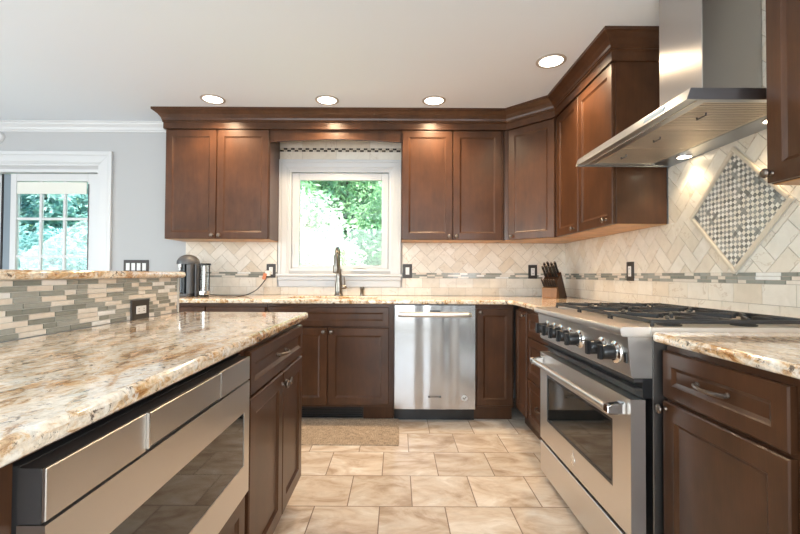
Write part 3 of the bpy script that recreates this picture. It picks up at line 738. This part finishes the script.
for i in range(3):
    yc = (gy[i]+gy[i+1])/2
    for xc in (1.02, 1.30):
        MB().lathe([(.042, 0), (.042, .004), (.036, .006), (.036, .012), (.030, .015), (0, .016)], (xc, yc, .920), (0, 0, 1), 24).build('burner', IRON, rg, smooth=True)
for i, lb in enumerate(('black cast iron grate at the near end of the cooktop', 'black cast iron grate in the middle of the cooktop', 'black cast iron grate at the far end of the cooktop')):
    a, b = gy[i]+.003, gy[i+1]-.003; yc = (a+b)/2; xa, xb = .868, XW-.075
    g = thing('burner_grate', lb, 'grate', (1.18, yc, .920), 0, 'cooktop grates')
    gb = MB(); zt, zb_ = .955, .941; w = .0048
    for y in (a+w, b-w): gb.box(xa, xb, y-w, y+w, zb_, zt)
    for x in (xa+w, (xa+xb)/2, xb-w): gb.box(x-w, x+w, a+2*w, b-2*w, zb_, zt)
    gb.build('frame', IRON, g, bevel=.003)
    for xc in (1.02, 1.30):
        fb_ = MB()
        for k in range(4):
            an = PI/4+k*PI/2; ca, sa_ = math.cos(an), math.sin(an)
            p0 = Vector((xc+.035*ca, yc+.035*sa_)); p1 = Vector((xc+.118*ca*1.05, yc+.13*sa_*1.4)); nn = Vector((-(p1-p0).y, (p1-p0).x)).normalized()*.0055
            fb_.prism([tuple(p0-nn), tuple(p1-nn), tuple(p1+nn), tuple(p0+nn)], lambda u, v, d: (u, v, d), zb_+.002, zt+.004)
        for s in (-1, 1):
            fb_.box(xc-.0055, xc+.0055, yc+s*.04-.0, yc+s*.125, zb_+.002, zt+.004)
        fb_.build('fingers', IRON, g, bevel=.002, seg=1)
    for x in (xa+w, xb-w):
        for y in (a+w, b-w): MB().box(x-w, x+w, y-w, y+w, .9202, zb_-.0002).build('foot', IRON, g)

# ------------------------------------------------------------------ range hood
H0, H1, HX = 1.4425, 2.3515, .985
hd = thing('range_hood', 'stainless steel chimney range hood above the range', 'range hood', (1.25, 1.897, 1.70))
hz0, hz1 = 1.708, 1.748; xw = XW-.009
# rim: a hollow band
rim = MB()
rim.prism([(HX, hz0), (HX+.004, hz0), (HX+.018, hz1), (HX+.014, hz1)], fp, H0, H1); rim.box(HX+.018, xw, H0, H0+.004, hz0, hz1); rim.box(HX+.018, xw, H1-.004, H1, hz0, hz1); rim.prism([(HX+.004, hz0), (HX+.018, hz0), (HX+.018, hz1)], fp, H0, H0+.004); rim.prism([(HX+.004, hz0), (HX+.018, hz0), (HX+.018, hz1)], fp, H1-.004, H1)
rim.build('rim', STEELH, hd)
CXf, CY0, CY1 = 1.262, 1.752, 2.042
# sloped canopy
c0 = [(HX+.014, H0), (xw, H0), (xw, H1), (HX+.014, H1)]; c1 = [(CXf-.01, CY0-.01), (xw, CY0-.01), (xw, CY1+.01), (CXf-.01, CY1+.01)]
vs = [(x, y, hz1+.0005) for x, y in c0]+[(x, y, hz1+.075) for x, y in c1]
MB().add(vs, [(0, 3, 2, 1), (4, 5, 6, 7)]+[(i, (i+1) % 4, 4+(i+1) % 4, 4+i) for i in range(4)]).build('canopy', STEEL, hd, bevel=.002, seg=1)
MB().box(CXf, xw, CY0, CY1, hz1+.076, ZC-.001).build('chimney', STEELV, hd, bevel=.002, seg=1)
# underside
fx0, fx1, fy0, fy1 = HX+.085, XW-.115, H0+.035, H1-.035
un = MB()
un.box(HX+.004, fx0, H0+.004, H1-.004, hz0+.004, hz0+.010); un.box(fx0, fx1, H0+.004, fy0, hz0+.004, hz0+.010); un.box(fx0, fx1, fy1, H1-.004, hz0+.004, hz0+.010)
un.prism([(fx1, hz0+.008), (fx1, hz0+.014), (xw, hz0+.012), (xw, hz0+.002)], fp, H0+.004, H1-.004)
un.build('underside_frame', STEELH, hd)
MB().box(HX+.045, HX+.049, H0+.02, H1-.02, hz0+.001, hz0+.004).build('drip_lip', CHROME, hd)
nf = 3
for i in range(nf):
    a = fy0+(fy1-fy0)*i/nf+.002; b = fy0+(fy1-fy0)*(i+1)/nf-.002
    MB().box(fx0+.001, fx1-.001, a, b, hz0+.0205, hz0+.0215).build('filter_plate', DARKST, hd)
    fl = MB()
    fl.box(fx0+.001, fx0+.014, a, b, hz0+.010, hz0+.020); fl.box(fx1-.014, fx1-.001, a, b, hz0+.010, hz0+.020); fl.box(fx0+.014, fx1-.014, a, a+.010, hz0+.010, hz0+.020); fl.box(fx0+.014, fx1-.014, b-.010, b, hz0+.010, hz0+.020)
    MB().box(fx0+.0142, fx1-.0142, a+.0102, b-.0102, hz0+.0136, hz0+.0200).build('slot_shade', SLOTM, hd)  # dark plate that paints in the shade between the filter bars
    y = a+.014
    while y < b-.014:
        fl.box(fx0+.0142, fx1-.0142, y, y+.0098, hz0+.0115, hz0+.0134); y += .017
    f_ = fl.build('baffle_filter', FILT, hd)
    ym = (a+b)/2; xm = fx0+.09
    MB().tube([(xm, ym-.025, hz0+.013), (xm, ym-.022, hz0+.003), (xm, ym+.022, hz0+.003), (xm, ym+.025, hz0+.013)], .0035, 8).build('filter_handle', DARKST, f_, smooth=True)
hl = []
for y in (2.155, 1.64):
    lx = 1.457
    MB().lathe([(.037, 0), (.037, .006), (.032, .006), (.032, .010), (0, .010)], (lx, y, hz0+.0005), (0, 0, 1), 24).build('lamp_ring', CHROME, hd, smooth=True)
    MB().lathe([(.0315, 0), (0, .0005)], (lx, y, hz0+.0003), (0, 0, 1), 24).build('lamp_lens', HOODLAMP, hd)
    light('hood_lamp', 'SPOT', (lx, y, hz0-.012), 2.4, (1, .76, .48), (-.12, 0, -1), spot_size=math.radians(125), spot_blend=.6, shadow_soft_size=.02)
dp_ = MB().prism([(HX+.0025, hz0+.010), (HX+.0045, hz0+.010), (HX+.0115, hz0+.030), (HX+.0095, hz0+.030)], fp, 1.575, 1.705).build('display', LCD, hd)

# ------------------------------------------------------------------ microwave drawer
M0, M1, MX = .540, 1.3105, -.441
mw = thing('microwave_drawer', 'stainless steel drawer microwave built into the island', 'microwave', (-.75, .92, .455))
M1 = 1.279
MB().box(-1.02, -.478, M0+.004, M1+.026, .457, .858).build('oven_box', DARKST, mw)
MB().box(-.4775, MX-.006, M0+.0005, M1-.0005, .787, .857).build('control_panel', DARKST, mw)
for nm, a, b, e in (('panel_plate', M0, .7534, 0), ('tilt_control', .7562, 1.0600, .0045), ('panel_plate', 1.0628, M1, 0)):
    MB().box(MX-.0058, MX+e, a, b, .790 if e == 0 else .797, .8572).build(nm, STEEL, mw, bevel=.001, seg=1)
for y in (.7542, 1.0608): MB().box(MX-.0058, MX+.0056, y-.0006, y+.0018, .795, .8576).build('edge_strip', CHROME, mw)
mwd = MB()
gz0, gz1, ga, gb_ = .549, .703, .572, 1.238
for r in ((M0, ga, .459, .7855), (gb_, M1, .459, .7855), (ga, gb_, .459, gz0), (ga, gb_, gz1, .7855)):
    mwd.prism([(r[0], r[2]), (r[1], r[2]), (r[1], r[3]), (r[0], r[3])], yz, -.4775, MX)
mwo = mwd.build('drawer_front', STEEL, mw)
MB().box(-.470, MX-.0015, ga-.001, gb_+.001, gz0-.001, gz1+.001).build('window', BLACKG, mwo)

# ------------------------------------------------------------------ faucet, soap dispenser
fx, fy = -.517, 3.750
fc = thing('faucet', 'brushed nickel pull-down kitchen faucet in front of the window', 'faucet', (fx, fy, ZT))
MB().lathe([(.040, 0), (.040, .006), (.034, .012), (.032, .05), (.033, .09), (.025, .15), (.021, .215), (.024, .222), (.024, .232), (.017, .236)], (fx, fy, ZT+.0003), (0, 0, 1), 20).build('body', NICKEL, fc, smooth=True, ang=50)
pts = [(fx, fy, ZT+.234), (fx, fy, ZT+.36)]+[(fx, fy-.075+.075*math.cos(a), ZT+.36+.055*math.sin(a)) for a in [PI*i/10 for i in range(1, 11)]]+[(fx, fy-.152, ZT+.34)]
MB().tube(pts, .0145, 12).build('spout', NICKEL, fc, smooth=True, ang=60)
MB().lathe([(.017, 0), (.021, .015), (.023, .06), (.027, .10), (.028, .15), (.025, .158), (.0, .158)], (fx, fy-.152, ZT+.355), (0, -.05, -1), 18).build('spray_head', NICKEL, fc, smooth=True, ang=50)
hb = MB().lathe([(.016, 0), (.017, .02), (.015, .045), (.008, .052), (0, .052)], (fx+.018, fy, ZT+.075), (1, 0, 0), 16); hb.tube([(fx+.052, fy, ZT+.078), (fx+.052, fy-.004, ZT+.12), (fx+.048, fy-.01, ZT+.165)], [.0065, .006, .005], 10)
hb.build('lever', NICKEL, fc, smooth=True, ang=50)
sx, sy = -.312, 3.745
sd = thing('soap_dispenser', 'small brushed nickel soap dispenser right of the faucet', 'soap dispenser', (sx, sy, ZT))
MB().lathe([(.024, 0), (.024, .005), (.017, .009), (.016, .05), (.019, .055), (.019, .075), (.016, .080), (0, .081)], (sx, sy, ZT+.0003), (0, 0, 1), 16).build('body', NICKEL, sd, smooth=True, ang=50)
MB().tube([(sx, sy-.01, ZT+.068), (sx, sy-.05, ZT+.072), (sx, sy-.062, ZT+.066)], [.007, .006, .005], 10).build('spout', NICKEL, sd, smooth=True)

# ------------------------------------------------------------------ coffee machine and canister
cx0, cy0 = -1.732, 3.50
ck = thing('coffee_machine', 'dark grey domed capsule coffee machine in the far left corner', 'coffee machine', (cx0, cy0, ZT))
def cap(mb, x0, x1, y0, y1, z0, z1, rr, seg=8):
    mb.prism(rounded(x0, x1, y0, y1, rr, ('sw', 'se', 'ne', 'nw')), lambda u, v, d: (u, v, d), z0, z1); return mb
cap(MB(), cx0-.085, cx0+.060, cy0-.09, cy0+.12, ZT+.0003, ZT+.026, .03).build('base', GREYP, ck, bevel=.004)
cap(MB(), cx0-.082, cx0-.004, cy0+.01, cy0+.12, ZT+.026, ZT+.265, .03).build('column', TEALB, ck, smooth=True, ang=30)
cap(MB(), cx0-.003, cx0+.018, cy0-.075, cy0+.12, ZT+.026, ZT+.265, .009).build('glossy_strip', TEALB, ck, smooth=True, ang=30)
cap(MB(), cx0+.0185, cx0+.070, cy0-.07, cy0+.12, ZT+.0265, ZT+.262, .022).build('side_panel', GREYP, ck, smooth=True, ang=30)
cap(MB(), cx0+.0705, cx0+.092, cy0-.03, cy0+.11, ZT+.0003, ZT+.268, .010).build('water_tank', mat('smoky_tank', (.05, .05, .055), .15), ck, bevel=.004, seg=2, smooth=True, ang=30)
MB().lathe([(.070, 0), (.088, .0005), (.0885, .010), (.086, .026), (.078, .044), (.064, .059), (.044, .071), (.022, .078), (0, .080)], (cx0+.0, cy0+.02, ZT+.2655), (0, 0, 1), 32).build('domed_head', GREYP, ck, smooth=True, ang=50)
MB().lathe([(.014, 0), (.016, .02), (.018, .05)], (cx0-.040, cy0-.025, ZT+.214), (0, 0, 1), 16).build('spout', CHROME, ck, smooth=True)
MB().box(cx0-.07, cx0-.010, cy0-.088, cy0+.005, ZT+.0265, ZT+.032).build('drip_tray', DARKST, ck, bevel=.002)
tx, ty = -1.566, 3.455
cn = thing('canister', 'clear cylindrical canister with black lid beside the coffee machine', 'canister', (tx, ty, ZT))
MB().lathe([(.032, 0), (.034, .003), (.034, .012), (.030, .016), (0, .016)], (tx, ty, ZT+.0003), (0, 0, 1), 24).build('foot', BLACKM, cn, smooth=True)
MB().lathe([(.044, .018), (.046, .020), (.046, .046), (.044, .048), (0, .048)], (tx, ty, ZT), (0, 0, 1), 28).build('silver_band', CHROME, cn, smooth=True)
MB().lathe([(.040, .049), (.040, .255)], (tx, ty, ZT), (0, 0, 1), 28).build('clear_tube', CLEAR, cn, smooth=True)
MB().lathe([(.015, .049), (.015, .25), (0, .25)], (tx-.003, ty, ZT), (0, 0, 1), 16).build('centre_rod', CHROME, cn, smooth=True)
MB().lathe([(.0455, .2555), (.0465, .258), (.0465, .268), (.044, .271), (0, .271)], (tx, ty, ZT), (0, 0, 1), 28).build('lid', BLACKM, cn, smooth=True)
cdp = [(-1.64, 3.625, ZT+.03), (-1.62, 3.66, ZT+.010), (-1.53, 3.60, ZT+.0055), (-1.45, 3.52, ZT+.0055), (-1.35, 3.52, ZT+.0055), (-1.285, 3.60, ZT+.008), (-1.225, 3.70, ZT+.05), (-1.185, 3.775, ZT+.12), (-1.165, 3.79, ZT+.17)]
def smoothpts(p, n=8):
    p = [Vector(q) for q in p]; out = []
    for i in range(len(p)-1):
        a, b, c, d = p[max(i-1, 0)], p[i], p[i+1], p[min(i+2, len(p)-1)]
        for k in range(n):
            t = k/n; out.append(.5*((2*b)+(c-a)*t+(2*a-5*b+4*c-d)*t*t+(3*b-a-3*c+d)*t**3))
    return out+[p[-1]]
cd = thing('power_cord', 'black power cord from coffee machine to wall outlet', 'cord', (-1.4, 3.55, ZT))
MB().tube(smoothpts(cdp), .0042, 8).build('cable', BLACKM, cd, smooth=True)
MB().box(-1.178, -1.138, 3.785, 3.822, 1.085, 1.135).build('plug', DEVICE, cd, bevel=.006)
MB().prism([(-1.205, 1.062), (-1.175, 1.050), (-1.160, 1.105), (-1.188, 1.115)], lambda u, v, d: (u, d, v), 3.779, 3.781).build('tag', mat('orange_tag', (.65, .22, .09), .5), cd)

# ------------------------------------------------------------------ outlets and switches
def plate(label, loc, rz, w, h, kinds, name='wall_outlet', cat='outlet'):
    t = thing(name, label, cat, loc, rz)          # local: front faces -y
    MB().box(-w/2, w/2, -.006, 0, -h/2, h/2).build('cover_plate', BRONZE, t, local=True, bevel=.003)
    n = len(kinds); 
    for i, k in enumerate(kinds):
        xc = -w/2+w*(i+.5)/n if n > 1 else 0
        if n > 1: xc *= .86
        horiz = w > h and n == 1
        a, b = (.033, .016) if horiz else (.0165, .033)
        d = MB().box(xc-a, xc+a, -.009, -.006, -b, b).build('rocker' if k == 's' else 'receptacle', DEVICE, t, local=True, bevel=.001, seg=1)
        if k == 'o':
            s_ = MB()
            for q in (-1, 1):
                for e in (-.005, .005):
                    cxx, czz = (xc+q*.017, e) if horiz else (xc+e, q*.017)
                    s_.box(cxx-(.004 if horiz else .001), cxx+(.004 if horiz else .001), -.0095, -.009, czz-(.001 if horiz else .004), czz+(.001 if horiz else .004))
            s_.build('slots', BLACKM, d, local=True)
    return t
fb_y = YW-.0082
plate('dark outlet plate with plugged-in cord left of the window', (-1.139, fb_y, 1.133), 0, .082, .124, 'o')
plate('dark switch plate on the tile just right of the window', (.090, fb_y, 1.137), 0, .084, .126, 's', 'light_switch', 'switch')
plate('dark outlet plate on the back tile beside the knife block', (1.2185, fb_y, 1.136), 0, .080, .124, 'o')
plate('dark outlet plate on the right wall tile behind the range', (XW-.0082, 2.757, 1.133), -PI/2, .085, .124, 'o')
plate('dark horizontal outlet plate on the island strip mosaic', (XB+.0002, 1.767, .953), PI/2, .124, .086, 'o')
plate('wide dark plate of four white switches on the grey wall', (-2.36, YW-.0003, 1.163), 0, .228, .124, 'ssss', 'light_switch', 'switch')
sd_ = thing('smoke_detector', 'round white detector high on the grey wall above the glass door', 'detector', (-3.625, YW, 2.332))
MB().lathe([(.052, 0), (.052, .012), (.046, .026), (.03, .030), (0, .030)], (-3.625, YW-.0003, 2.332), (0, -1, 0), 28).build('housing', WHITE, sd_, smooth=True, ang=40)
MB().lathe([(.012, .030), (.012, .032), (0, .032)], (-3.625, YW-.0003, 2.332), (0, -1, 0), 16).build('test_button', DEVICE, sd_, smooth=True)

# ------------------------------------------------------------------ knife block
KA = math.radians(47)
kb = thing('knife_block', 'slanted wooden knife block full of knives in the counter corner', 'knife block', (1.292, 3.55, ZT), KA)
kf = lambda u, v, d: (u, d, v)
MB().prism([(.0, .0003), (.160, .0003), (.032, .216), (-.040, .150), (-.030, .095)], kf, -.062, .062).build('slanted_body', BLOCKW, kb, local=True, bevel=.003)
MB().prism([(-.062, .0003), (-.0005, .0003), (-.0305, .0945), (-.062, .086)], kf, -.062, .062).build('steak_knife_tier', LITBLOCKW, kb, local=True, bevel=.003)
KM = Matrix.Translation((1.292, 3.55, ZT)) @ Matrix.Rotation(KA, 4, 'Z')
def knife(base, dirv, ln, r, label, grp):
    b = KM @ Vector(base); d = (KM.to_3x3() @ Vector(dirv)).normalized(); e = b+d*ln
    t = thing('kitchen_knife', label, 'knife', tuple(b), 0, grp)
    MB().tube([b, b+d*.012, b+d*ln*.5, b+d*ln*.9, e], [r*.9, r, r*.85, r*1.05, r*.8], 10, flat=.6).build('handle', BLACKM, t, smooth=True, ang=60)
    MB().tube([e+d*.0003, e+d*.006], r*.85, 10, flat=.6).build('end_cap', NICKEL, t)
    sd = (KM.to_3x3() @ Vector((0, -1, 0)))*r*.62
    MB().tube([b+d*.010+sd, e-d*.010+sd], r*.22, 6).build('steel_spine', NICKEL, t)
for i in range(8):
    rr = i//4; c = i % 4
    knife((-.022+.030*rr, -.046+.0305*c, .178+.030*rr), (-.62, 0, .78), .112-.010*(c % 2), .0115, 'large black handled knife standing in the upper tier of the block', 'large knives in the block')
for i in range(6):
    knife((-.050, -.050+.020*i, .098), (-.62, 0, .78), .070, .0075, 'small black handled steak knife in the front tier of the block', 'steak knives in the block')

# ------------------------------------------------------------------ floor mat
tag(MB().prism(rounded(-.95, .016, 2.762, 3.262, .01, ('sw', 'se', 'ne', 'nw')), lambda u, v, d: (u, v, d), .0003, .007).build('floor_mat', MATM, bevel=.002), 'woven beige floor mat in front of the sink cabinet', 'mat')

# ------------------------------------------------------------------ recessed ceiling lights
for (x, y), lb in (((-1.450, 3.30), 'leftmost recessed ceiling light above the left wall cabinet'), ((-.559, 3.307), 'recessed ceiling light above the kitchen window'), ((.279, 3.307), 'recessed ceiling light above the cabinet right of the window'), ((.971, 2.684), 'recessed ceiling light near the chimney, apart from the row of three')):
    t = thing('recessed_light', lb, 'ceiling light', (x, y, ZC), 0, 'recessed ceiling lights')
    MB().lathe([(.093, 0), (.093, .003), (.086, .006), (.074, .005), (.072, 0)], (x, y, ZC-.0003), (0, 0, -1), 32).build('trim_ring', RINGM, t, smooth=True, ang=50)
    MB().lathe([(.073, .003), (0, .0045)], (x, y, ZC-.0003), (0, 0, -1), 32).build('lens', LAMP, t, smooth=True)
    light('recessed_lamp', 'SPOT', (x, y, ZC-.02), 36, (1, .74, .47), (0, 0, -1), spot_size=math.radians(150), spot_blend=.7, shadow_soft_size=.05)

# ------------------------------------------------------------------ garden outside
gm = MB(); nx, ny = 24, 16; vs = []
for j in range(ny+1):
    for i in range(nx+1):
        x = -14+22*i/nx; y = 4.01+12*j/ny; h = -.3+max(0, (y-5.2))*.42+.12*math.sin(x*1.7+y)+.1*math.sin(y*2.3)
        vs.append((x, y, h))
gm.add(vs, [(j*(nx+1)+i, j*(nx+1)+i+1, (j+1)*(nx+1)+i+1, (j+1)*(nx+1)+i) for j in range(ny) for i in range(nx)])
struct(gm.build('ground', LAWN, smooth=True))
def gz(x, y): return -.3+max(0, (y-5.2))*.42
rnd = random.Random(5)
def shrub(name, label, cat, c, rad, n, s, m, trunk=True):
    t = thing(name, label, cat, (c[0], c[1], gz(c[0], c[1])))
    mb = MB()
    for _ in range(n):
        u = rnd.uniform(-1, 1); a = rnd.uniform(0, 2*PI); rr = (1-(1-rnd.random())**2)**.4; h = math.sqrt(1-u*u)
        lump = 1+.18*math.sin(5*a+7*u)+.12*math.sin(11*a-4*u)
        p = Vector((c[0]+rad[0]*rr*lump*h*math.cos(a), c[1]+rad[1]*rr*lump*h*math.sin(a), c[2]+rad[2]*rr*lump*u))
        d = Vector((rnd.gauss(0, 1), rnd.gauss(0, 1), rnd.gauss(0, .7))).normalized(); w = d.cross(Vector((rnd.gauss(0, 1), rnd.gauss(0, 1), rnd.gauss(0, 1)))).normalized()
        k = s*rnd.uniform(.6, 1.4); nm = d.cross(w)*k*.12
        mb.add([p-d*k, p+w*k*.42+nm, p+d*k, p-w*k*.42+nm], [(0, 1, 2), (0, 2, 3)])
    mb.build('foliage', m, t, recalc=False)
    MB().tube([(c[0], c[1], gz(c[0], c[1])-.1), (c[0]+.05, c[1], (c[2]+gz(c[0], c[1]))/2), (c[0], c[1], c[2]+rad[2]*.5)], [.07, .055, .02], 8).build('stem', BARK, t, smooth=True)
shrub('shrub', 'pale sunlit white shrub filling the lower left of the kitchen window', 'shrub', (-1.50, 6.3, 1.22), (.82, .62, 1.0), 14000, .04, LEAFW)
shrub('shrub', 'green shrub behind the white one at the right side of the kitchen window', 'shrub', (.05, 7.9, 1.75), (.85, .7, 1.1), 7000, .06, LEAFG)
shrub('tree', 'wide bright green tree closing the back of the kitchen window view', 'tree', (-1.3, 10.6, 3.0), (2.3, 1.0, 1.7), 14000, .10, LEAFG)
shrub('shrub', 'green bush uphill at the upper left of the kitchen window view', 'shrub', (-2.35, 8.3, 2.3), (.75, .6, .85), 5000, .06, LEAFG)
shrub('tree', 'tree tinted as in blue shade filling the upper part of the glass door view', 'tree', (-7.9, 9.4, 2.7), (1.7, 1.0, 1.7), 12000, .09, LEAFT)
shrub('shrub', 'low shrub tinted as in blue shade outside the glass door', 'shrub', (-5.9, 7.0, 1.0), (1.0, .6, .75), 7000, .06, LEAFT)
